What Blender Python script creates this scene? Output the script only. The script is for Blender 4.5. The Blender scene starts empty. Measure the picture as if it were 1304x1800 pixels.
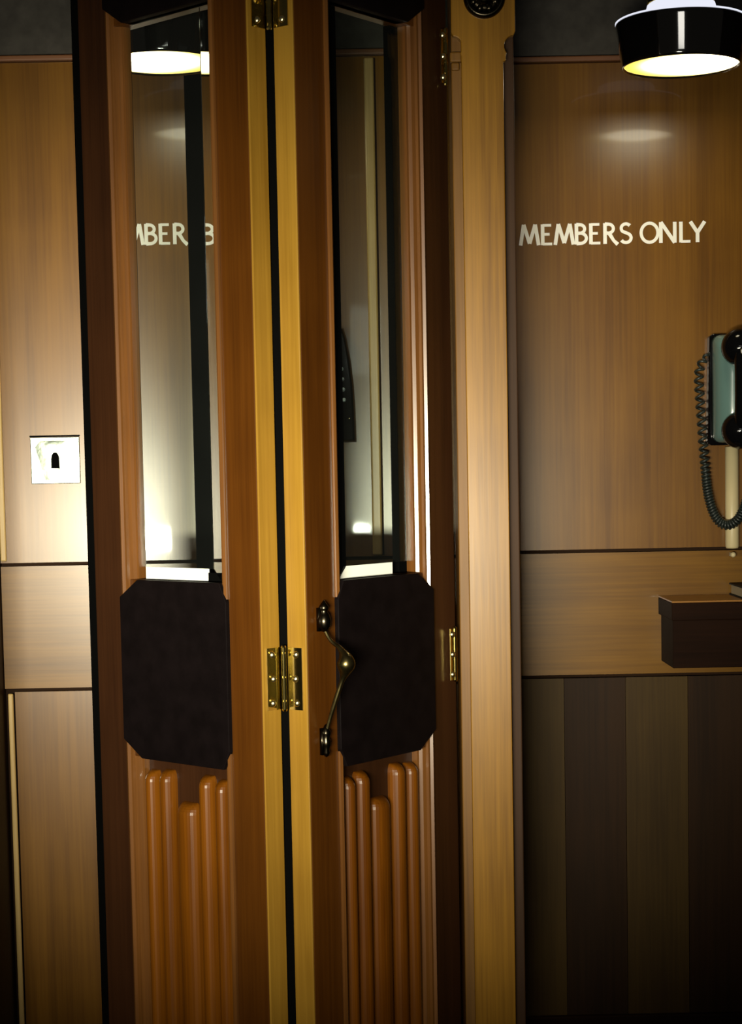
import bpy, bmesh, math, random
from mathutils import Vector, Matrix
random.seed(4)
SC = bpy.context.scene
COL = SC.collection
PI = math.pi

# ---------------------------------------------------------------- view
SC.view_settings.view_transform = 'Standard'
SC.view_settings.look = 'None'
SC.view_settings.gamma = 1.0
SC.view_settings.exposure = 0.0
SC.view_settings.use_curve_mapping = False

# ---------------------------------------------------------------- materials
def nt(name):
    m = bpy.data.materials.new(name); m.use_nodes = True
    n = m.node_tree; n.nodes.clear()
    out = n.nodes.new('ShaderNodeOutputMaterial')
    return m, n, out

def N(n, t, **kw):
    x = n.nodes.new(t)
    for k, v in kw.items():
        if k in x.inputs: x.inputs[k].default_value = v
        else: setattr(x, k, v)
    return x

def wood(name, dark, light, rough=.38, coat=.0, coat_rough=.12, spec=.5, axis='z', fine=1.0, figure=.5, bump=.04, wear=0.0):
    m, n, out = nt(name)
    L = n.links.new
    tc = N(n, 'ShaderNodeTexCoord')
    oi = N(n, 'ShaderNodeObjectInfo')
    add = N(n, 'ShaderNodeVectorMath', operation='ADD')
    mul = N(n, 'ShaderNodeVectorMath', operation='SCALE')
    comb = N(n, 'ShaderNodeCombineXYZ')
    for i in range(3): L(oi.outputs['Random'], comb.inputs[i])
    L(comb.outputs[0], mul.inputs[0]); mul.inputs['Scale'].default_value = 7.0
    L(tc.outputs['Object'], add.inputs[0]); L(mul.outputs[0], add.inputs[1])
    def mp(s):
        q = N(n, 'ShaderNodeMapping')
        q.inputs['Scale'].default_value = (s[0], s[1], s[2]) if axis == 'z' else (s[2], s[1], s[0])
        L(add.outputs[0], q.inputs['Vector']); return q
    a = N(n, 'ShaderNodeTexNoise', Scale=1.0, Detail=6.0, Roughness=.6)
    L(mp((160*fine, 160*fine, 3.5)).outputs[0], a.inputs['Vector'])
    b = N(n, 'ShaderNodeTexNoise', Scale=1.0, Detail=3.0, Roughness=.5, Distortion=.4)
    L(mp((14, 14, .7)).outputs[0], b.inputs['Vector'])
    c = N(n, 'ShaderNodeTexNoise', Scale=5.0, Detail=3.0)
    L(add.outputs[0], c.inputs['Vector'])
    mx = N(n, 'ShaderNodeMix', data_type='FLOAT'); mx.inputs[0].default_value = figure
    L(a.outputs[0], mx.inputs[2]); L(b.outputs[0], mx.inputs[3])
    mx2 = N(n, 'ShaderNodeMix', data_type='FLOAT'); mx2.inputs[0].default_value = .22
    L(mx.outputs[0], mx2.inputs[2]); L(c.outputs[0], mx2.inputs[3])
    r = N(n, 'ShaderNodeValToRGB')
    r.color_ramp.interpolation = 'EASE'
    r.color_ramp.elements[0].position = .30; r.color_ramp.elements[0].color = (*dark, 1)
    r.color_ramp.elements[1].position = .68; r.color_ramp.elements[1].color = (*light, 1)
    L(mx2.outputs[0], r.inputs[0])
    p = N(n, 'ShaderNodeBsdfPrincipled')
    L(r.outputs[0], p.inputs['Base Color'])
    rr = N(n, 'ShaderNodeMapRange'); rr.inputs[1].default_value = .0; rr.inputs[2].default_value = 1.0
    rr.inputs[3].default_value = rough - .05; rr.inputs[4].default_value = rough + .06
    p.inputs['Roughness'].default_value = rough
    p.inputs['Specular IOR Level'].default_value = spec
    p.inputs['Coat Weight'].default_value = coat
    p.inputs['Coat Roughness'].default_value = coat_rough
    bp = N(n, 'ShaderNodeBump', Strength=bump, Distance=.002)
    L(a.outputs[0], bp.inputs['Height']); L(bp.outputs[0], p.inputs['Normal'])
    L(p.outputs[0], out.inputs[0])
    return m

def plain(name, col, rough=.5, metal=0.0, spec=.5, coat=0.0, noise=0.0, nscale=30, bump=0.0):
    m, n, out = nt(name); L = n.links.new
    p = N(n, 'ShaderNodeBsdfPrincipled', Roughness=rough, Metallic=metal)
    p.inputs['Specular IOR Level'].default_value = spec
    p.inputs['Coat Weight'].default_value = coat
    p.inputs['Coat Roughness'].default_value = .08
    tc = N(n, 'ShaderNodeTexCoord')
    a = N(n, 'ShaderNodeTexNoise', Scale=float(nscale), Detail=3.0)
    L(tc.outputs['Object'], a.inputs['Vector'])
    r = N(n, 'ShaderNodeValToRGB')
    r.color_ramp.elements[0].position = .3; r.color_ramp.elements[1].position = .7
    r.color_ramp.elements[0].color = (*[x*(1-noise) for x in col], 1)
    r.color_ramp.elements[1].color = (*[min(1, x*(1+noise*.5)) for x in col], 1)
    L(a.outputs[0], r.inputs[0]); L(r.outputs[0], p.inputs['Base Color'])
    if bump:
        b = N(n, 'ShaderNodeBump', Strength=bump, Distance=.003)
        L(a.outputs[0], b.inputs['Height']); L(b.outputs[0], p.inputs['Normal'])
    L(p.outputs[0], out.inputs[0]); return m

def glow(name, col, strength):
    m, n, out = nt(name)
    e = N(n, 'ShaderNodeEmission', Strength=strength); e.inputs['Color'].default_value = (*col, 1)
    n.links.new(e.outputs[0], out.inputs[0]); return m

def pane_mat():
    m, n, out = nt('window_glass'); L = n.links.new
    t = N(n, 'ShaderNodeBsdfTransparent'); t.inputs[0].default_value = (.95, .985, .965, 1)
    g = N(n, 'ShaderNodeBsdfGlossy', Roughness=.03)
    lw = N(n, 'ShaderNodeLayerWeight', Blend=.5)
    pw = N(n, 'ShaderNodeMath', operation='POWER'); L(lw.outputs['Facing'], pw.inputs[0]); pw.inputs[1].default_value = 5
    f = N(n, 'ShaderNodeMapRange'); f.inputs[3].default_value = .04; f.inputs[4].default_value = 1.0
    L(pw.outputs[0], f.inputs[0])
    mx = N(n, 'ShaderNodeMixShader'); L(f.outputs[0], mx.inputs[0]); L(t.outputs[0], mx.inputs[1]); L(g.outputs[0], mx.inputs[2])
    d = N(n, 'ShaderNodeBsdfDiffuse'); d.inputs[0].default_value = (.78, .86, .80, 1)
    tc = N(n, 'ShaderNodeTexCoord'); a = N(n, 'ShaderNodeTexNoise', Scale=9.0, Detail=4.0)
    L(tc.outputs['Object'], a.inputs['Vector'])
    mr = N(n, 'ShaderNodeMapRange'); mr.inputs[3].default_value = HAZE*.6; mr.inputs[4].default_value = HAZE*1.4
    L(a.outputs[0], mr.inputs[0])
    mx2 = N(n, 'ShaderNodeMixShader'); L(mr.outputs[0], mx2.inputs[0]); L(mx.outputs[0], mx2.inputs[1]); L(d.outputs[0], mx2.inputs[2])
    L(mx2.outputs[0], out.inputs[0]); return m

def solid_glass():
    m, n, out = nt('bevelled_glass')
    g = N(n, 'ShaderNodeBsdfGlass', Roughness=0.0, IOR=1.5); g.inputs['Color'].default_value = (.97, 1, .98, 1)
    n.links.new(g.outputs[0], out.inputs[0]); return m

HAZE = .002
M = {}
M['wall_wood'] = wood('varnished_wall_veneer', (.095, .036, .0016), (.195, .085, .0055), rough=.27, spec=.52, coat=.17, coat_rough=.035, figure=.6, bump=.012)
M['rail_wood'] = wood('varnished_rail_veneer', (.105, .043, .002), (.20, .092, .006), rough=.28, spec=.4, coat=.06, coat_rough=.05, axis='x', bump=.012)
M['panel_dark'] = wood('dark_board_veneer', (.013, .0055, .0014), (.028, .0115, .003), rough=.5, spec=.12)
M['panel_light'] = wood('light_board_veneer', (.035, .018, .003), (.065, .036, .006), rough=.5, spec=.15)
M['bead_wood'] = wood('pale_bead_wood', (.42, .27, .09), (.62, .43, .17), rough=.35)
M['trim_wood'] = wood('red_brown_trim', (.13, .05, .02), (.22, .09, .035), rough=.35, axis='x')
M['post_wood'] = wood('honey_oak_post', (.135, .058, .0030), (.265, .126, .0085), rough=.29, spec=.36, figure=.4, bump=.02)
M['post_side'] = wood('brown_oak_post_side', (.09, .040, .006), (.165, .076, .013), rough=.42, spec=.2)
M['edge_wood'] = wood('golden_door_edge', (.16, .078, .007), (.29, .16, .020), rough=.38, spec=.3, figure=.65)
M['leaf_wood'] = wood('red_mahogany', (.042, .0125, .0011), (.084, .027, .0024), rough=.33, spec=.35, figure=.6)
M['stile_wood'] = wood('dark_mahogany_stile', (.017, .006, .0022), (.035, .0125, .0042), rough=.36, spec=.35, figure=.6)
M['mould_wood'] = wood('polished_moulding', (.075, .028, .006), (.14, .055, .012), rough=.22, spec=1.0)
M['linen_wood'] = wood('carved_linenfold', (.068, .019, .001), (.145, .046, .0022), rough=.30, spec=.2)
M['plate'] = plain('black_push_plate', (.004, .0026, .0028), rough=.55, spec=.05, noise=.3)
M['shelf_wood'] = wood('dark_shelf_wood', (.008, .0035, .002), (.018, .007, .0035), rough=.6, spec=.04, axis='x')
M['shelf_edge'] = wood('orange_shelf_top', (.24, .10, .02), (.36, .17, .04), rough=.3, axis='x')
M['frieze'] = plain('dark_frieze_paint', (.055, .050, .043), rough=.7, spec=.2, noise=.3)
M['groove'] = plain('dark_groove', (.02, .009, .004), rough=.8, spec=.1)
M['side_wood'] = wood('dark_partition_wood', (.022, .010, .004), (.045, .020, .008), rough=.55, spec=.15)
M['floor'] = plain('dark_floor_carpet', (.03, .012, .01), rough=.95, spec=.1, noise=.4, nscale=200)
M['ceiling'] = plain('dark_booth_ceiling', (.03, .028, .025), rough=.8, spec=.1)
M['white_paint'] = plain('white_sign_paint', (.90, .89, .84), rough=.6)
M['brass'] = plain('polished_brass', (.58, .46, .15), rough=.10, metal=1, noise=.25, nscale=60)
M['screw'] = plain('brass_screw', (.95, .80, .42), rough=.2, metal=1)
M['bronze'] = plain('dark_bronze', (.17, .135, .055), rough=.3, metal=1, noise=.4, nscale=90)
M['iron'] = plain('dark_bronze_rosette', (.055, .045, .03), rough=.25, metal=1, noise=.4)
M['black'] = plain('matt_black_rubber', (.0022, .0022, .0022), rough=.9, spec=0.0)
M['enamel'] = plain('black_gloss_enamel', (.004, .004, .004), rough=.06, spec=1.0, coat=1.0)
M['shade_white'] = plain('cream_shade_lining', (.85, .74, .42), rough=.6)
M['opal'] = glow('lit_opal_glass_shoulder', (.86, .88, 1.0), .95)  # shoulder made to glow, standing in for its white highlight
def diffuser_mat(name, off):
    m, n, out = nt(name); L = n.links.new
    tc = N(n, 'ShaderNodeTexCoord'); sp = N(n, 'ShaderNodeSeparateXYZ'); L(tc.outputs['Object'], sp.inputs[0])
    sub = N(n, 'ShaderNodeMath', operation='SUBTRACT'); L(sp.outputs[0], sub.inputs[0]); sub.inputs[1].default_value = off
    cb = N(n, 'ShaderNodeCombineXYZ'); L(sub.outputs[0], cb.inputs[0]); L(sp.outputs[1], cb.inputs[1])
    ln = N(n, 'ShaderNodeVectorMath', operation='LENGTH'); L(cb.outputs[0], ln.inputs[0])
    mr = N(n, 'ShaderNodeMapRange', interpolation_type='SMOOTHSTEP'); mr.inputs[1].default_value = .055; mr.inputs[2].default_value = .128
    L(ln.outputs['Value'], mr.inputs[0])
    cr = N(n, 'ShaderNodeMix', data_type='RGBA'); cr.inputs[6].default_value = (1, .90, .66, 1); cr.inputs[7].default_value = (1, .70, .12, 1)
    L(mr.outputs[0], cr.inputs[0])
    ex = N(n, 'ShaderNodeMath', operation='POWER'); ex.inputs[0].default_value = 1/19.0; L(mr.outputs[0], ex.inputs[1])
    st = N(n, 'ShaderNodeMath', operation='MULTIPLY'); L(ex.outputs[0], st.inputs[0]); st.inputs[1].default_value = 26.0
    e = N(n, 'ShaderNodeEmission'); L(cr.outputs[2], e.inputs['Color']); L(st.outputs[0], e.inputs['Strength'])
    L(e.outputs[0], out.inputs[0]); return m
M['diffuser1'] = diffuser_mat('lit_lamp_diffuser_warm_left', .022)
M['diffuser2'] = diffuser_mat('lit_lamp_diffuser_warm_right', -.022)
M['ground'] = plain('ground_white_glass_edge', (.88, .90, .84), rough=.5)
M['teal'] = plain('teal_grey_phone_plastic', (.115, .205, .195), rough=.22, spec=.5, coat=.3)
M['bakelite'] = plain('black_bakelite', (.003, .003, .0035), rough=.08, spec=.2)
M['cordmat'] = plain('black_green_cord', (.016, .022, .02), rough=.4)
M['nickel'] = plain('worn_nickel', (.36, .42, .36), rough=.36, metal=1, noise=.35, nscale=28, bump=.6)  # mottled colour imitates patchy greenish reflections
M['conduit'] = plain('cream_conduit_paint', (.62, .52, .30), rough=.4)
M['book'] = plain('black_book_cover', (.005, .005, .005), rough=.6, spec=.1)
M['paper'] = plain('page_edges', (.45, .38, .25), rough=.8)
M['button'] = plain('pale_phone_button', (.65, .78, .85), rough=.25)
M['glass'] = pane_mat()
M['bevel'] = solid_glass()

# ---------------------------------------------------------------- mesh helpers
def link(name, bm, mat, parent=None, loc=(0, 0, 0), rot=(0, 0, 0), smooth=False, bevel=0.0):
    bmesh.ops.recalc_face_normals(bm, faces=bm.faces)
    me = bpy.data.meshes.new(name); bm.to_mesh(me); bm.free()
    o = bpy.data.objects.new(name, me); COL.objects.link(o)
    mats = mat if isinstance(mat, list) else [mat]
    for q in mats: me.materials.append(q)
    if smooth:
        for f in me.polygons: f.use_smooth = True
    o.location = loc; o.rotation_euler = rot
    if parent: o.parent = parent
    if bevel:
        b = o.modifiers.new('edge', 'BEVEL'); b.width = bevel; b.segments = 2; b.limit_method = 'ANGLE'
    return o

def box(bm, x0, x1, y0, y1, z0, z1, mi=0):
    v = [bm.verts.new((x, y, z)) for x in (x0, x1) for y in (y0, y1) for z in (z0, z1)]
    for q in ((0, 1, 3, 2), (4, 6, 7, 5), (0, 4, 5, 1), (2, 3, 7, 6), (0, 2, 6, 4), (1, 5, 7, 3)):
        f = bm.faces.new([v[i] for i in q]); f.material_index = mi

def prism_xz(bm, pts, y0, y1):                 # outline in x,z pushed through y
    a = [bm.verts.new((x, y0, z)) for x, z in pts]; b = [bm.verts.new((x, y1, z)) for x, z in pts]
    bm.faces.new(a); bm.faces.new(b[::-1])
    for i in range(len(pts)):
        j = (i+1) % len(pts); bm.faces.new((a[i], a[j], b[j], b[i]))

def prism_xy(bm, pts, z0, z1):
    a = [bm.verts.new((x, y, z0)) for x, y in pts]; b = [bm.verts.new((x, y, z1)) for x, y in pts]
    bm.faces.new(a); bm.faces.new(b[::-1])
    for i in range(len(pts)):
        j = (i+1) % len(pts); bm.faces.new((a[i], a[j], b[j], b[i]))

def lathe(bm, prof, seg=48, c=(0, 0, 0), axis='z', close=False):
    rings = []
    for r, h in prof:
        ring = []
        for i in range(seg):
            a = 2*PI*i/seg
            p = (r*math.cos(a), r*math.sin(a), h)
            if axis == 'y': p = (p[0], h, p[1])
            if axis == 'x': p = (h, p[0], p[1])
            ring.append(bm.verts.new((p[0]+c[0], p[1]+c[1], p[2]+c[2])))
        rings.append(ring)
    for a, b in zip(rings, rings[1:]):
        for i in range(seg):
            j = (i+1) % seg; bm.faces.new((a[i], a[j], b[j], b[i]))
    if close:
        bm.faces.new(rings[0]); bm.faces.new(rings[-1][::-1])

def tube(bm, pts, rad, seg=10, flat=None):     # pts: Vectors, rad: number or list
    pts = [Vector(p) for p in pts]; n = len(pts)
    rad = rad if isinstance(rad, (list, tuple)) else [rad]*n
    prev = None; rings = []
    for i, p in enumerate(pts):
        t = (pts[min(i+1, n-1)] - pts[max(i-1, 0)]).normalized()
        u = prev if prev is not None else (Vector((0, 1, 0)) if abs(t.y) < .9 else Vector((1, 0, 0)))
        u = (u - t*u.dot(t)).normalized(); w = t.cross(u); prev = u
        fl = flat[i] if flat else 1.0
        rings.append([bm.verts.new(p + (u*math.cos(2*PI*k/seg)*fl + w*math.sin(2*PI*k/seg))*rad[i]) for k in range(seg)])
    for a, b in zip(rings, rings[1:]):
        for k in range(seg):
            j = (k+1) % seg; bm.faces.new((a[k], a[j], b[j], b[k]))
    bm.faces.new(rings[0][::-1]); bm.faces.new(rings[-1])

def spline(pts, per=8):
    pts = [Vector(p) for p in pts]; out = []
    for i in range(len(pts)-1):
        p0 = pts[max(i-1, 0)]; p1 = pts[i]; p2 = pts[i+1]; p3 = pts[min(i+2, len(pts)-1)]
        for k in range(per):
            t = k/per
            out.append(.5*((2*p1) + (p2-p0)*t + (2*p0-5*p1+4*p2-p3)*t*t + (3*p1-p0-3*p2+p3)*t**3))
    out.append(pts[-1]); return out

def ball(bm, c, r, sx=1, sy=1, sz=1, seg=16):
    bmesh.ops.create_uvsphere(bm, u_segments=seg, v_segments=seg//2+2, radius=r,
                              matrix=Matrix.Translation(c) @ Matrix.Diagonal((sx, sy, sz, 1)))

def empty(name, loc=(0, 0, 0), rot=(0, 0, 0), parent=None):
    o = bpy.data.objects.new(name, None); COL.objects.link(o); o.empty_display_size = .05
    o.location = loc; o.rotation_euler = rot
    if parent: o.parent = parent
    return o

def tag(o, label, cat, group=None, kind='thing'):
    o['label'] = label; o['category'] = cat; o['kind'] = kind
    if group: o['group'] = group
    return o

def struct(o): o['kind'] = 'structure'; return o

def B(*b, **k):
    bm = bmesh.new(); box(bm, *b); return bm

# ---------------------------------------------------------------- the booths' shell
WY = .75                                                     # face of the back panelling
XL, XR = -.832, 1.22                                         # inner faces of the outer partitions
PX0, PX1 = .196, .246                                        # partition between the two booths
FZ = 2.56
struct(link('floor', B(-2.6, 2.6, -5.2, .95, -.05, 0), M['floor']))
struct(link('ceiling', B(XL-.06, XR+.06, .0, .95, FZ, FZ+.04), M['ceiling']))
struct(link('wall_left', B(XL-.05, XL, .02, WY+.03, 0, FZ), M['side_wood']))
struct(link('wall_right', B(XR, XR+.05, .02, WY+.03, 0, FZ), M['side_wood']))
struct(link('wall_middle', B(PX0, PX1, .14, WY-.001, 0, FZ), M['side_wood']))
back = struct(link('wall_back', B(XL-.05, XR+.05, WY+.022, WY+.11, 0, FZ), M['groove']))

def back_panels(x0, x1, zt, z_up, z_lo, lower):
    link('upper_panel', B(x0, x1, WY, WY+.022, z_up+.004, zt), M['wall_wood'], back)
    link('rail', B(x0, x1, WY, WY+.022, z_lo+.004, z_up-.004), M['rail_wood'], back)
    for a, b, m in lower:
        link('lower_panel', B(a, b, WY, WY+.022, .10, z_lo-.004), M[m], back)
    link('skirting', B(x0, x1, WY-.012, WY+.022, 0, .10), M['shelf_wood'], back, bevel=.004)
    link('top_moulding', B(x0, x1, WY-.014, WY+.022, zt+.002, zt+.014), M['trim_wood'], back, bevel=.003)
    link('frieze', B(x0, x1, WY, WY+.022, zt+.018, FZ), M['frieze'], back)
back_panels(XL+.002, PX0-.002, 2.262, 1.157, .873, [(XL+.024, PX0-.002, 'wall_wood')])
back_panels(PX1+.002, XR-.002, 2.238, 1.163, .880, [(PX1+.002, .433, 'panel_light'), (.434, .572, 'panel_dark'),
                                                     (.573, .713, 'panel_light'), (.714, .86, 'panel_dark'), (.861, XR-.002, 'panel_dark')])
link('corner_bead', B(XL+.003, XL+.017, WY-.008, WY+.001, 1.165, 2.255), M['bead_wood'], back, bevel=.003)
link('corner_bead', B(XL+.009, XL+.021, WY-.008, WY+.001, .10, .866), M['bead_wood'], back, bevel=.003)
link('panel_bead', B(.007, .029, WY-.010, WY+.001, 1.163, 2.258), M['bead_wood'], back, bevel=.004)
link('groove_strip', B(.029, .033, WY-.002, WY+.001, 1.163, 2.258), M['groove'], back)

# lintel over the two openings, out of the picture above the doors, put in to shade the upper wall
struct(link('trim_2', B(XL-.05, XR+.05, .02, .12, 2.46, FZ), M['side_wood']))
struct(link('trim_3', B(XL-.16, XL-.02, .02, .12, 0, 2.46), M['post_side'], bevel=.003))

# ---------------------------------------------------------------- the post between the booths
post = struct(link('trim_1', B(.1655, .2592, .018, .14, 0, 2.46), M['post_side'], bevel=.002))
link('door_stop', B(.2592, .2805, .034, .14, 0, 2.46), M['side_wood'], post, bevel=.002)  # dark strip painted in for the shade beside the pilaster
bm = bmesh.new()
def arc(cx, cz, r, a0, a1, n=8):
    return [(cx+r*math.cos(math.radians(a0+(a1-a0)*i/n)), cz+r*math.sin(math.radians(a0+(a1-a0)*i/n))) for i in range(n+1)]
right = [(.259, .0), (.259, 2.086), (.264, 2.088), (.264, 2.096)] + arc(.280, 2.114, .019, 220, 95, 8) + [(.2815, 2.140), (.2815, 2.46)]
left = [(.422+.020-x, z) for x, z in right][::-1]
left = [(.1655 + (.2815 - x)*1.0, z) for x, z in right][::-1]
left = [(max(.1655, min(.183, x)) if x < .19 else x, z) for x, z in left]
prism_xz(bm, right + left, 0.0, .019)
link('pilaster', bm, M['post_wood'], post, bevel=.0015)
bm = bmesh.new(); box(bm, .163, .184, .004, .019, 2.088, 2.106); box(bm, .1655, .180, .008, .019, 2.074, 2.088)
link('scroll_block', bm, M['post_side'], post, bevel=.003)
# rosette near the top of the post
bm = bmesh.new()
lathe(bm, [(.038, 0), (.038, -.004), (.035, -.010), (.030, -.011), (.027, -.006), (.016, -.006), (.014, -.014), (.008, -.018), (.0001, -.019)], 40, (.226, 0, 2.200), 'y')
for k in range(8):
    a = k*PI/4 + PI/8
    ball(bm, (.226+.0215*math.cos(a), -.008, 2.200+.0215*math.sin(a)), .006, 1, .6, 1, 10)
link('rosette', bm, M['iron'], post, smooth=True)

# ---------------------------------------------------------------- the folding door
W, T = .445, .041
AL, TL = Vector((-.184, -.32, 0)), math.radians(43.5)
AR, TR = Vector((-.110, -.32, 0)), math.radians(53.0)
door = empty('folding_door', (-.147, -.30, 0))
tag(door, 'tall half-folded glazed wooden door with brass hinges and black push plates', 'door')
S0, S1 = .082, .363                                          # inner edges of the two stiles
ZK0, ZK1, ZT = .842, 1.165, 2.142                            # push plate, lower edge of the top plate

def reed(bm, k, uc, w, h, z0, z1, d):
    cols = 14
    g = []
    ends = [0, .0006, .002, .004, .007, .011, .0155, .0205]   # the ends roll over like folded cloth
    zs = [z0+q for q in ends] + [z0+.0205+(z1-z0-.041)*q/8 for q in range(1, 8)] + [z1-q for q in ends[::-1]]
    for z in zs:
        e = min(1, (z1-z)/.020, (z-z0)/.020)
        e = math.sqrt(max(0, 1-(1-e)**2))
        ring = []
        for j in range(cols+1):
            a = PI*j/cols
            ring.append(bm.verts.new((k*(uc - math.cos(a)*w/2*(.62+.38*e)), d - math.sin(a)*h*e, z)))
        g.append(ring)
    for a, b in zip(g, g[1:]):
        for j in range(cols): bm.faces.new((a[j], a[j+1], b[j+1], b[j]))

def octo(k, u0, u1, z0, z1, cu, cz, cun):
    p = [(u0+cun, z0), (u1-cu, z0), (u1, z0+cz), (u1, z1-cz), (u1-cu, z1), (u0+cun, z1), (u0, z1-cz), (u0, z0+cz)]
    return [(k*u, z) for u, z in p]

def make_leaf(k, A, rz, rear_bead, white_bevel):
    f = bmesh.new()
    def lb(bm, u0, u1, d0, d1, z0, z1): box(bm, min(k*u0, k*u1), max(k*u0, k*u1), d0, d1, z0, z1)
    lb(f, .004, S0, 0, T, .02, 2.45)
    lb(f, S0, S1, .004, T, ZK0, ZK1); lb(f, S0, S1, .004, T, ZT, 2.45); lb(f, S0, S1, .004, T, .02, .13)
    leaf = link('door_leaf', f, M['leaf_wood'], None, bevel=.0015)
    leaf.parent = door
    leaf.location = A - door.location; leaf.rotation_euler = (0, 0, rz)
    e = B(min(0, k*.004), max(0, k*.004), 0, T, .02, 2.45)
    link('edge_lipping', e, M['edge_wood'], leaf, bevel=.0012)
    st = bmesh.new(); lb(st, S1+.0002, W, 0, T, .02, 2.45); link('hanging_stile', st, M['stile_wood'], leaf, bevel=.0015)
    # side mouldings beside the glass and beside the carved panel
    prof = [(0, .002), (0, -.004), (.005, -.006), (.008, -.001), (.013, -.001), (.0145, .004), (.021, .007), (.024, .013), (.028, .014), (.028, .03), (0, .03)]
    for z0, z1 in ((ZK1-.03, ZT+.03), (.13, ZK0+.03)):
        for side in (0, 1):
            q = [(k*(S1-w) if side else k*(S0+w), d) for w, d in prof]
            m = bmesh.new(); prism_xy(m, q, z0, z1)
            link('moulding', m, M['mould_wood'], leaf)
    # push plates with clipped corners
    for z0, z1 in ((ZK0, ZK1), (ZT, 2.42)):
        m = bmesh.new(); prism_xz(m, octo(k, S0-.002, S1+.002, z0, z1, .05, .032, .016), -.0085, .020)
        link('push_plate', m, M['plate'], leaf, bevel=.001)
    # linenfold panel
    m = bmesh.new(); lb(m, S0+.02, S1-.02, .026, .036, .13, ZK0)
    for f_ in m.faces: f_.material_index = 1  # base sheet darker, painting in the shade between the reeds
    for uc, w, zt in ((.128, .031, .818), (.169, .035, .822), (.2225, .053, .768), (.276, .035, .822), (.317, .031, .818)):
        reed(m, k, uc, w, .024, .15, zt, .0265)
    link('linenfold_panel', m, [M['linen_wood'], M['stile_wood']], leaf, smooth=False)
    leaf.children[-1].data.polygons.foreach_set('use_smooth', [p.material_index == 0 for p in leaf.children[-1].data.polygons])
    # glass, with a bevel along the hinge side and a white-painted one at the bottom
    g0, g1, gz0, gz1, bw = .113, .345, 1.160, 2.16, .027
    link('glass_pane', B(min(k*(g0+bw), k*g1), max(k*(g0+bw), k*g1), .0195, .0235, gz0+bw, gz1), M['glass'], leaf)
    th0, th1 = .0012, .0012 + bw*math.tan(math.radians(6.2))
    m = bmesh.new()
    def pt(u, d, z): return m.verts.new((k*u, d, z))
    d0 = .0195
    def solid(c):                                             # c: four (u,z,thickness) corners
        a = [pt(u, d0, z) for u, z, t in c]; b = [pt(u, d0+t, z) for u, z, t in c]
        m.faces.new(a); m.faces.new(b[::-1])
        for i in range(4):
            j = (i+1) % 4; m.faces.new((a[i], a[j], b[j], b[i]))
    solid([(g0, gz0, th0), (g0+bw, gz0+bw, th1), (g0+bw, gz1, th1), (g0, gz1, th0)])
    m2 = m; m = bmesh.new()
    a0, a1, a2 = white_bevel
    a = [pt(a0, d0, gz0), pt(a2, d0, gz0), pt(a2, d0, gz0+bw), pt(a1, d0, gz0+bw)]
    b = [pt(a0, d0+.004, gz0), pt(a2, d0+.004, gz0), pt(a2, d0+.004, gz0+bw), pt(a1, d0+.004, gz0+bw)]
    m.faces.new(a); m.faces.new(b[::-1])
    for i in range(4):
        j = (i+1) % 4; m.faces.new((a[i], a[j], b[j], b[i]))
    link('bevelled_edge', m2, M['bevel'] if k < 0 else M['black'], leaf)  # right leaf's bevel is plain black instead of clear glass
    link('ground_edge', m, M['ground'], leaf)  # opaque white stands in for the brightness refracted by a clear bevel
    if a0 > g0+.02:
        m = bmesh.new(); lb(m, g0, a0-.0005, d0+.001, d0+.006, gz0, gz0+bw*.75); link('glass_clip', m, M['black'], leaf)  # black fill put in for the dark corner of the bevel
    # glazing beads behind the glass, black for the unlit rear of the stile
    m = bmesh.new(); lb(m, rear_bead, S1+.002, .030, T+.004, ZK1, ZT)
    link('glazing_bead', m, M['black'], leaf)
    return leaf
leafL = make_leaf(-1, AL, -TL, .352, (.155, .155, .322))
leafR = make_leaf(+1, AR, TR, .312, (.113, .133, .276))
link('draught_strip', B(-.480, -.4452, .010, .030, .02, 2.45), M['black'], leafL, bevel=.004)

# brass butt hinges on the two facing edges
def hinge(zc, h, pin, dirs, parent, plate_w, name='hinge', nscrew=3):
    m = bmesh.new()
    lathe(m, [(.0001, zc-h/2-.004), (.004, zc-h/2-.003), (.005, zc-h/2), (.005, zc+h/2), (.004, zc+h/2+.003), (.0001, zc+h/2+.004)], 20, (pin.x, pin.y, 0))
    for q in (.2, .4, .6, .8):
        zz = zc - h/2 + h*q
        lathe(m, [(.0051, zz-.0012), (.0058, zz-.0012), (.0058, zz+.0012), (.0051, zz+.0012)], 20, (pin.x, pin.y, 0))
    for o, d, nrm in dirs:
        p = [o + nrm*.0006, o + d*plate_w + nrm*.0006, o + d*plate_w + nrm*.0026, o + nrm*.0026]
        a = [m.verts.new((q.x, q.y, zc-h/2)) for q in p]; b = [m.verts.new((q.x, q.y, zc+h/2)) for q in p]
        m.faces.new(a); m.faces.new(b[::-1])
        for i in range(4):
            j = (i+1) % 4; m.faces.new((a[i], a[j], b[j], b[i]))
    hg = link(name, m, M['brass'], parent, loc=-parent.location, smooth=False)
    for o, d, nrm in dirs:
        for i in range(nscrew):
            zz = zc + (i-(nscrew-1)/2)*h*.39
            m = bmesh.new(); c = o + d*plate_w*(.62 if i != 1 else .55) + nrm*.0028
            ball(m, (c.x, c.y, zz), .0062, 1, .6, 1, 12)
            link('screw', m, M['screw'], hg, smooth=True)
    return hg
nL = Vector((math.sin(TL), math.cos(TL), 0)); dL = Vector((-math.cos(TL), math.sin(TL), 0))
nR = Vector((-math.sin(TR), math.cos(TR), 0)); dR = Vector((math.cos(TR), math.sin(TR), 0))
iL = AL + nL*T; iR = AR + nR*T
pin = (iL + iR)/2 + Vector((0, -.004, 0))
for zc in (1.003, 2.137):
    hinge(zc, .106, pin, [(iL - nL*.003, -nL, -dL), (iR - nR*.003, -nR, -dR)], door, .030)
eR = AR + dR*W
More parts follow.
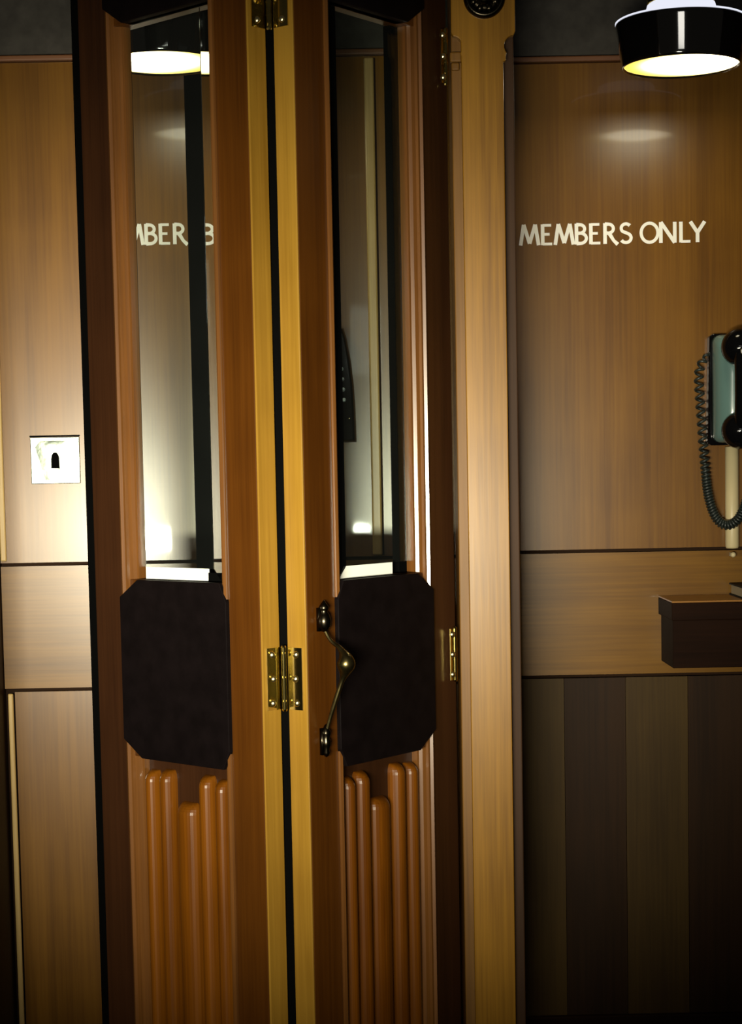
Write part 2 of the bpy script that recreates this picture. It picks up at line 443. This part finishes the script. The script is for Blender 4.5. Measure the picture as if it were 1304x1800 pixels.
for zc in (1.008, 2.10):
    pj = Vector((.1555, .018, 0))
    hinge(zc, .096, pj, [(pj + Vector((-.003, .0, 0)), -dR, Vector((dR.y, -dR.x, 0)))], door, .012)

strip = bmesh.new(); box(strip, pin.x-.012, pin.x+.012, pin.y+.014, pin.y+.022, .02, 2.45)
link('draught_strip', strip, M['black'], door, loc=-door.location)  # black strip added to keep the gap between the leaves dark

# bronze pull handle on the right leaf
m = bmesh.new()
hu = .039
path = spline([(hu, -.010, 1.084), (hu+.001, -.022, 1.066), (hu+.002, -.040, 1.054), (hu+.002, -.052, 1.036), (hu+.002, -.050, 1.016), (hu+.001, -.040, .990), (hu, -.028, .960), (hu, -.018, .935), (hu, -.010, .913)], 6)
n = len(path); rad = []
for p in path:
    z = p.z
    rad.append(.0032 + .0128*math.exp(-((z-1.028)/.018)**2) + .0012*math.exp(-((z-.97)/.03)**2))
tube(m, path, rad, 14)
handle = link('handle', m, M['bronze'], leafR, smooth=True)
m = bmesh.new()
lathe(m, [(.0001, 1.080), (.006, 1.082), (.011, 1.090), (.0125, 1.100), (.010, 1.110), (.006, 1.115), (.008, 1.119), (.009, 1.123), (.006, 1.128), (.002, 1.133), (.0001, 1.135)], 20, (hu, -.009, 0))
box(m, hu-.010, hu+.010, -.006, -.0002, 1.082, 1.122)
link('handle_mount', m, M['iron'], leafR, smooth=True)
m = bmesh.new()
lathe(m, [(.0001, .866), (.004, .868), (.0065, .874), (.005, .880), (.0075, .886), (.0085, .893), (.006, .899), (.008, .905), (.0085, .910), (.005, .916), (.003, .921), (.0001, .923)], 20, (hu, -.008, 0))
box(m, hu-.008, hu+.008, -.006, -.0002, .870, .916)
link('handle_mount', m, M['iron'], leafR, smooth=True)

# ---------------------------------------------------------------- lettering
def ell(cx, cz, rx, rz, a0, a1, n=12):
    return [(cx+rx*math.cos(math.radians(a0+(a1-a0)*i/n)), cz+rz*math.sin(math.radians(a0+(a1-a0)*i/n))) for i in range(n+1)]
G = {
 'M': (.92, [[(.02, 0), (.18, 1)], [(.18, 1), (.46, .08)], [(.46, .08), (.74, 1)], [(.74, 1), (.90, 0)]]),
 'E': (.54, [[(.08, 0), (.08, 1)], [(.08, .95), (.50, .95)], [(.08, .52), (.42, .52)], [(.08, .05), (.54, .05)]]),
 'B': (.60, [[(.08, 0), (.08, 1)], [(.08, .95)]+ell(.24, .745, .24, .205, 90, -90)+[(.08, .54)], [(.08, .54)]+ell(.27, .295, .29, .245, 90, -90)+[(.08, .05)]]),
 'R': (.68, [[(.08, 0), (.08, 1)], [(.08, .95)]+ell(.25, .735, .24, .215, 90, -90)+[(.08, .52)], [(.28, .52), (.50, .16), (.70, -.03)]]),
 'S': (.58, [ell(.29, .74, .23, .21, 35, 225, 12)+ell(.29, .275, .25, .225, 60, -150, 14)]),
 'O': (.92, [ell(.46, .5, .41, .46, 0, 360, 28)]),
 'N': (.80, [[(.06, 0), (.06, 1)], [(.06, 1), (.74, .0)], [(.74, 0), (.74, 1)]]),
 'L': (.54, [[(.08, 0), (.08, 1)], [(.08, .05), (.54, .05)]]),
 'Y': (.70, [[(.0, 1), (.35, .47)], [(.70, 1), (.35, .47)], [(.35, .5), (.35, 0)]]),
}
START = [(0, 'M'), (1.02, 'E'), (1.69, 'M'), (2.67, 'B'), (3.37, 'E'), (4.06, 'R'), (4.87, 'S'), (5.85, 'O'), (6.80, 'N'), (7.76, 'L'), (8.30, 'Y')]
def lettering(name, x0, z0, unit):
    bm = bmesh.new(); sw = .158*unit; lay = 0
    for sx, ch in START:
        for st in G[ch][1]:
            pts = [Vector(((sx+p[0])*unit, 0, p[1]*unit)) for p in st]
            q = [pts[0]]
            for p in pts[1:]:
                if (p-q[-1]).length > 1e-6: q.append(p)
            pts = q
            n = len(pts)
            closed = (pts[0]-pts[-1]).length < 1e-5
            Ls = []; Rs = []
            for i, p in enumerate(pts):
                a = pts[i-1] if i else (pts[-2] if closed else p); b = pts[i+1] if i < n-1 else (pts[1] if closed else p)
                t = (b-a).normalized(); nn = Vector((-t.z, 0, t.x))
                flare = 1.18 if (i in (0, n-1) and not closed) else .96
                if n == 2: flare = .80 if abs(t.z) < .2 else 1.10
                Ls.append(p+nn*sw/2*flare); Rs.append(p-nn*sw/2*flare)
            y = -.0012 - (lay % 4)*.00005; lay += 1
            fl = [[bm.verts.new((v.x, y, v.z)) for v in Z] for Z in (Ls, Rs)]
            bk = [[bm.verts.new((v.x, 0, v.z)) for v in Z] for Z in (Ls, Rs)]
            for i in range(n-1):
                bm.faces.new((fl[0][i], fl[0][i+1], fl[1][i+1], fl[1][i]))
                bm.faces.new((fl[0][i], bk[0][i], bk[0][i+1], fl[0][i+1]))
                bm.faces.new((fl[1][i], fl[1][i+1], bk[1][i+1], bk[1][i]))
    return link(name, bm, M['white_paint'], None, loc=(x0, WY-.0002, z0))
tag(lettering('wall_lettering', .347, 1.844, .0455), 'white capitals MEMBERS ONLY fully readable on the panel beside the teal phone', 'lettering', 'painted lettering on the back panels')
tag(lettering('wall_lettering', -.607, 1.8615, .0455), 'white capitals partly hidden, seen through the glass of the folding door', 'lettering', 'painted lettering on the back panels')

# ---------------------------------------------------------------- ceiling lamps in the booths
def lamp(x, y, z, label, off):
    t = empty('pendant_lamp', (x, y, FZ)); tag(t, label, 'lamp', 'pendant lamps in the booths')
    o = Vector((0, 0, z - FZ))
    m = bmesh.new()
    lathe(m, [(.113, .004), (.115, .0), (.1165, .0005), (.1178, .003), (.1185, .006), (.1192, .0105), (.1290, .0730), (.1297, .0775), (.1302, .081), (.1300, .086), (.127, .088), (.1155, .02), (.113, .004)], 72, o)
    link('shade', m, M['enamel'], t, smooth=True)
    m = bmesh.new(); lathe(m, [(.1155, .020), (.124, .080), (.0001, .082)], 64, o)
    link('shade_lining', m, M['shade_white'], t, smooth=True)
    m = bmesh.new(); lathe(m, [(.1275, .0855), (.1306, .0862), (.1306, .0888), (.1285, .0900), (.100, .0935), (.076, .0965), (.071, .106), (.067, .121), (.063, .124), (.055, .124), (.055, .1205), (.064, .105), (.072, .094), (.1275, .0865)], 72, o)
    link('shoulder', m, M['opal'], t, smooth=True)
    m = bmesh.new(); lathe(m, [(.0001, .006), (.06, .006), (.1128, .0045)], 64, o)
    link('diffuser', m, M['diffuser1' if off > 0 else 'diffuser2'], t, smooth=True)
    m = bmesh.new()
    lathe(m, [(.066, .124), (.068, .128), (.066, .134), (.058, .138), (.054, .150), (.030, .156), (.016, .166), (.014, .2), (.0001, .2)], 40, o)
    for k in range(18):
        a = 2*PI*k/18; ball(m, (o.x+.063*math.cos(a), o.y+.063*math.sin(a), o.z+.134), .006, seg=8)
    link('gallery', m, M['brass'], t, smooth=True)
    m = bmesh.new(); tube(m, [(0, 0, o.z+.19), (0, 0, -.01)], .006, 12)
    lathe(m, [(.045, -.0005), (.045, -.012), (.02, -.03), (.006, -.034)], 32)
    link('stem', m, M['brass'], t, smooth=True)
    return t
lamp(.640, .35, 2.143, 'glowing black pendant lamp hanging above the MEMBERS ONLY panel', .013)
lamp(-.392, .35, 2.168, 'glowing pendant lamp hanging inside the booth behind the folding door glass', -.013)

# ---------------------------------------------------------------- right booth: phone, cord, conduit, shelf, book
ph = empty('wall_telephone', (.835, WY, 1.517)); tag(ph, 'teal grey wall telephone with a black handset and coiled cord', 'telephone')
m = bmesh.new(); prism_xz(m, [(-.079, -.118), (-.070, -.123), (.070, -.123), (.079, -.118), (.074, .118), (.066, .123), (-.066, .123), (-.074, .118)], -.030, 0)
link('back_plate', m, M['bakelite'], ph, bevel=.003)
m = bmesh.new()
def loft(bm, secs):
    R_ = [[bm.verts.new(p) for p in s] for s in secs]
    for a, b in zip(R_, R_[1:]):
        for i in range(len(a)):
            j = (i+1) % len(a); bm.faces.new((a[i], a[j], b[j], b[i]))
    bm.faces.new(R_[0]); bm.faces.new(R_[-1][::-1])
def rrect(hx, z0, z1, y, r, n=5):
    out = []
    for cx, cz, a0 in ((hx-r, z1-r, 0), (-hx+r, z1-r, 90), (-hx+r, z0+r, 180), (hx-r, z0+r, 270)):
        for i in range(n+1):
            a = math.radians(a0+90*i/n); out.append((cx+r*math.cos(a), y, cz+r*math.sin(a)))
    return out
loft(m, [rrect(.070, -.118, .120, -.018, .016), rrect(.069, -.117, .119, -.050, .018), rrect(.063, -.108, .108, -.078, .022), rrect(.050, -.090, .080, -.095, .03), rrect(.036, -.07, .055, -.100, .03)])
link('body', m, M['teal'], ph, smooth=True)
m = bmesh.new()
tube(m, spline([(-.024, -.125, .090), (-.024, -.150, .055), (-.024, -.155, 0), (-.024, -.150, -.06), (-.024, -.125, -.095)], 6), .019, 16)
for zz, s in ((.087, 1), (-.092, -1)):
    lathe(m, [(.0001, -.155), (.020, -.153), (.034, -.142), (.040, -.128), (.041, -.115), (.037, -.106), (.02, -.102), (.0001, -.102)], 32, (-.024, 0, zz), 'y')
link('handset', m, M['bakelite'], ph, smooth=True)
for z in (.066, -.080): link('cradle_hook', B(-.046, -.002, -.106, -.094, z, z+.010), M['bakelite'], ph, bevel=.003)
# coiled cord
ctrl = [(-.074, -.030, .082), (-.088, -.036, .066), (-.100, -.040, .034), (-.098, -.042, -.03), (-.093, -.042, -.10), (-.088, -.044, -.17),
        (-.081, -.046, -.235), (-.066, -.05, -.282), (-.044, -.056, -.300), (-.020, -.064, -.288), (-.004, -.074, -.25), (.004, -.09, -.19), (.002, -.115, -.135)]
base = spline(ctrl, 24)
ln = [0]
for a, b in zip(base, base[1:]): ln.append(ln[-1]+(b-a).length)
tot = ln[-1]; ang = 0; pts = []; s = 0; prevu = None; i = 0
while s < tot:
    while i < len(base)-2 and ln[i+1] < s: i += 1
    t = (s-ln[i])/max(1e-9, ln[i+1]-ln[i]); p = base[i].lerp(base[i+1], t)
    tg = (base[min(i+2, len(base)-1)]-base[max(i-1, 0)]).normalized()
    u = (Vector((0, 1, 0))-tg*tg.y).normalized(); w = tg.cross(u)
    fr = s/tot
    pitch = .019 if fr < .34 else (.019-.0125*min(1, (fr-.34)/.15))
    ends = min(1, s/.03, (tot-s)/.03)
    pts.append(p + (u*math.cos(ang)+w*math.sin(ang))*.0085*ends)
    ds = pitch/12; s += ds; ang += 2*PI/12
m = bmesh.new(); tube(m, pts, .0029, 7)
link('coiled_cord', m, M['cordmat'], ph, smooth=True)

cd = link('cable_conduit', bmesh.new(), M['conduit'], None)
bm = bmesh.new(); lathe(bm, [(.0001, 1.163), (.013, 1.164), (.015, 1.168), (.015, 1.390), (.0001, 1.391)], 24, (0, 0, 0))
bm.to_mesh(cd.data); bm.free()
for f in cd.data.polygons: f.use_smooth = True
cd.location = (.812, WY-.0152, 0)
tag(cd, 'short cream conduit pipe running down the panel below the teal phone', 'conduit')
m = bmesh.new(); ball(m, (.000, -.012, 1.150), .006); box(m, -.004, .004, -.010, .0145, 1.146, 1.154); link('clip_screw', m, M['conduit'], cd, smooth=True)

sh = empty('shelf', (.95, WY, .9)); tag(sh, 'dark wooden shelf fixed to the wall panelling beneath the teal phone', 'shelf')
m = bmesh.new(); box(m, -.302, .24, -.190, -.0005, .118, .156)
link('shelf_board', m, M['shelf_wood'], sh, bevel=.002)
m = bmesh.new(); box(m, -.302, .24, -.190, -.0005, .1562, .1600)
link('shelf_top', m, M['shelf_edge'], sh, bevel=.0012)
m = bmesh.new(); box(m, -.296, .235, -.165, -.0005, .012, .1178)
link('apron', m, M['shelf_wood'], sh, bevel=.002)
bk = empty('telephone_directory', (.935, WY-.1, 1.0602)); tag(bk, 'black telephone directory lying on the dark wooden shelf', 'book')
m = bmesh.new(); box(m, -.13, .14, -.08, .085, 0, .003); box(m, -.13, .14, -.08, .085, .023, .026); box(m, -.13, .14, -.08, -.076, .003, .023)
link('cover', m, M['book'], bk)
link('pages', B(-.126, .136, -.076, .081, .003, .023), M['paper'], bk)

# ---------------------------------------------------------------- middle booth: black phone and coin plate
bp = empty('wall_telephone', (-.105, WY, 1.54)); tag(bp, 'black push-button wall telephone seen through the right glass of the folding door', 'telephone')
half = [(.0805, -.124), (.0795, -.06), (.077, 0), (.072, .05), (.064, .10), (.057, .126)]
m = bmesh.new()
loft(m, [[(s*x*q, y, z*q2) for s, lst in ((1, half), (-1, half[::-1])) for x, z in lst] for y, q, q2 in ((0, 1, 1), (-.05, 1, 1), (-.066, .96, .975), (-.072, .90, .95))])
link('body', m, M['bakelite'], bp, smooth=False)
for i in range(4):
    for j in range(3):
        m = bmesh.new(); x = .012 + .019*j; ball(m, (x+.001+.0015*i, -.073, .036-.0225*i), .0046, 1, .7, 1, 10)
        link('button', m, M['button'], bp, smooth=True)
m = bmesh.new(); ball(m, (.066, -.067, -.072), .0055)
link('lamp_stud', m, M['screw'], bp, smooth=True)  # bright dot painted in for a glint on the body
m = bmesh.new()
tube(m, spline([(-.045, -.085, .085), (-.045, -.112, .05), (-.045, -.116, 0), (-.045, -.112, -.05), (-.045, -.085, -.085)], 6), .015, 14)
for zz in (.08, -.08):
    lathe(m, [(.0001, -.108), (.02, -.106), (.027, -.096), (.028, -.08), (.024, -.072), (.0001, -.072)], 24, (-.045, 0, zz), 'y')
link('handset', m, M['bakelite'], bp, smooth=True)

cp = empty('coin_return_plate', (-.699, WY, 1.389)); tag(cp, 'square nickel plate with a black arched slot on the left panel', 'plate')
bm = bmesh.new(); box(bm, -.055, .055, -.004, -.0003, -.052, .052)
link('rim', bm, M['nickel'], cp, bevel=.0015)
bm = bmesh.new()
# dished face round the slot
slot = [(-.0095, -.018), (.0095, -.018), (.0088, .006)] + [(.0085*math.cos(a), .006+.012*math.sin(a)) for a in [PI*i/8 for i in range(1, 8)]] + [(-.0088, .006)]
outer = []
for x, z in slot:
    a = math.atan2(z, x); sc = .044/max(abs(math.cos(a)), abs(math.sin(a))); outer.append((sc*math.cos(a), sc*math.sin(a)))
ra = [bm.verts.new((x, -.0045, z)) for x, z in outer]; rb = [bm.verts.new((x*.55+.45*sx, -.0068, z*.55+.45*sz)) for (x, z), (sx, sz) in zip(outer, slot)]; rc = [bm.verts.new((x, -.0052, z)) for x, z in slot]
for p, q in ((ra, rb), (rb, rc)):
    for i in range(len(p)):
        j = (i+1) % len(p); bm.faces.new((p[i], p[j], q[j], q[i]))
link('face', bm, M['nickel'], cp, smooth=True)
bm = bmesh.new(); prism_xz(bm, [(x*1.05, z*1.05) for x, z in slot], -.0048, -.0041)
link('slot', bm, M['black'], cp)
link('top_lip', B(-.056, .056, -.0025, -.0003, .0525, .0560), M['black'], cp)  # black line painted in for the shade over the plate

tr = empty('cable_duct', (-.366, WY, 0)); tag(tr, 'tall black cable duct standing off the panel behind the left glass of the door', 'duct')
link('duct_channel', B(-.019, .019, -.050, -.018, .11, 2.24), M['black'], tr, bevel=.002)  # plain black bar in front of the panel
for z in (.4, 1.2, 2.2): link('bracket', B(-.008, .008, -.018, -.0004, z-.012, z+.012), M['black'], tr)

# ---------------------------------------------------------------- light
def light(name, kind, loc, target, energy, col, **kw):
    d = bpy.data.lights.new(name, kind); d.energy = energy; d.color = col
    for k, v in kw.items(): setattr(d, k, v)
    o = bpy.data.objects.new(name, d); COL.objects.link(o); o.location = loc
    o.rotation_euler = (Vector(target)-Vector(loc)).to_track_quat('-Z', 'Y').to_euler()
    return o
light('hall_lamp', 'AREA', (-.55, -3.4, 1.07), (-.26, .3, 1.28), 16.0, (1.0, .93, .71), shape='RECTANGLE', size=1.1, size_y=.085, spread=math.radians(37))
light('hall_wall_light', 'AREA', (0.02, -3.4, 1.93), (0.02, .3, 2.1), 5, (1.0, .95, .85), shape='RECTANGLE', size=.7, size_y=.30)  # unseen light near the camera, added for highlights on the lampshades

w = bpy.data.worlds.new('hall_ambience'); SC.world = w; w.use_nodes = True
bg = w.node_tree.nodes['Background']; bg.inputs[0].default_value = (1.0, .88, .72, 1); bg.inputs[1].default_value = .02

# ---------------------------------------------------------------- camera
cam = bpy.data.cameras.new('camera'); co = bpy.data.objects.new('camera', cam); COL.objects.link(co)
cam.sensor_fit = 'AUTO'; cam.sensor_width = 36.0; cam.lens = 3300/1800*36.0
cam.shift_y = 195/1800
R_ = Matrix.Rotation(math.radians(90-4.6), 4, 'X') @ Matrix.Rotation(math.radians(-1.1), 4, 'Z')
co.matrix_world = Matrix.Translation((0, -3.47, 1.35)) @ R_
cam.clip_start = .05
SC.camera = co
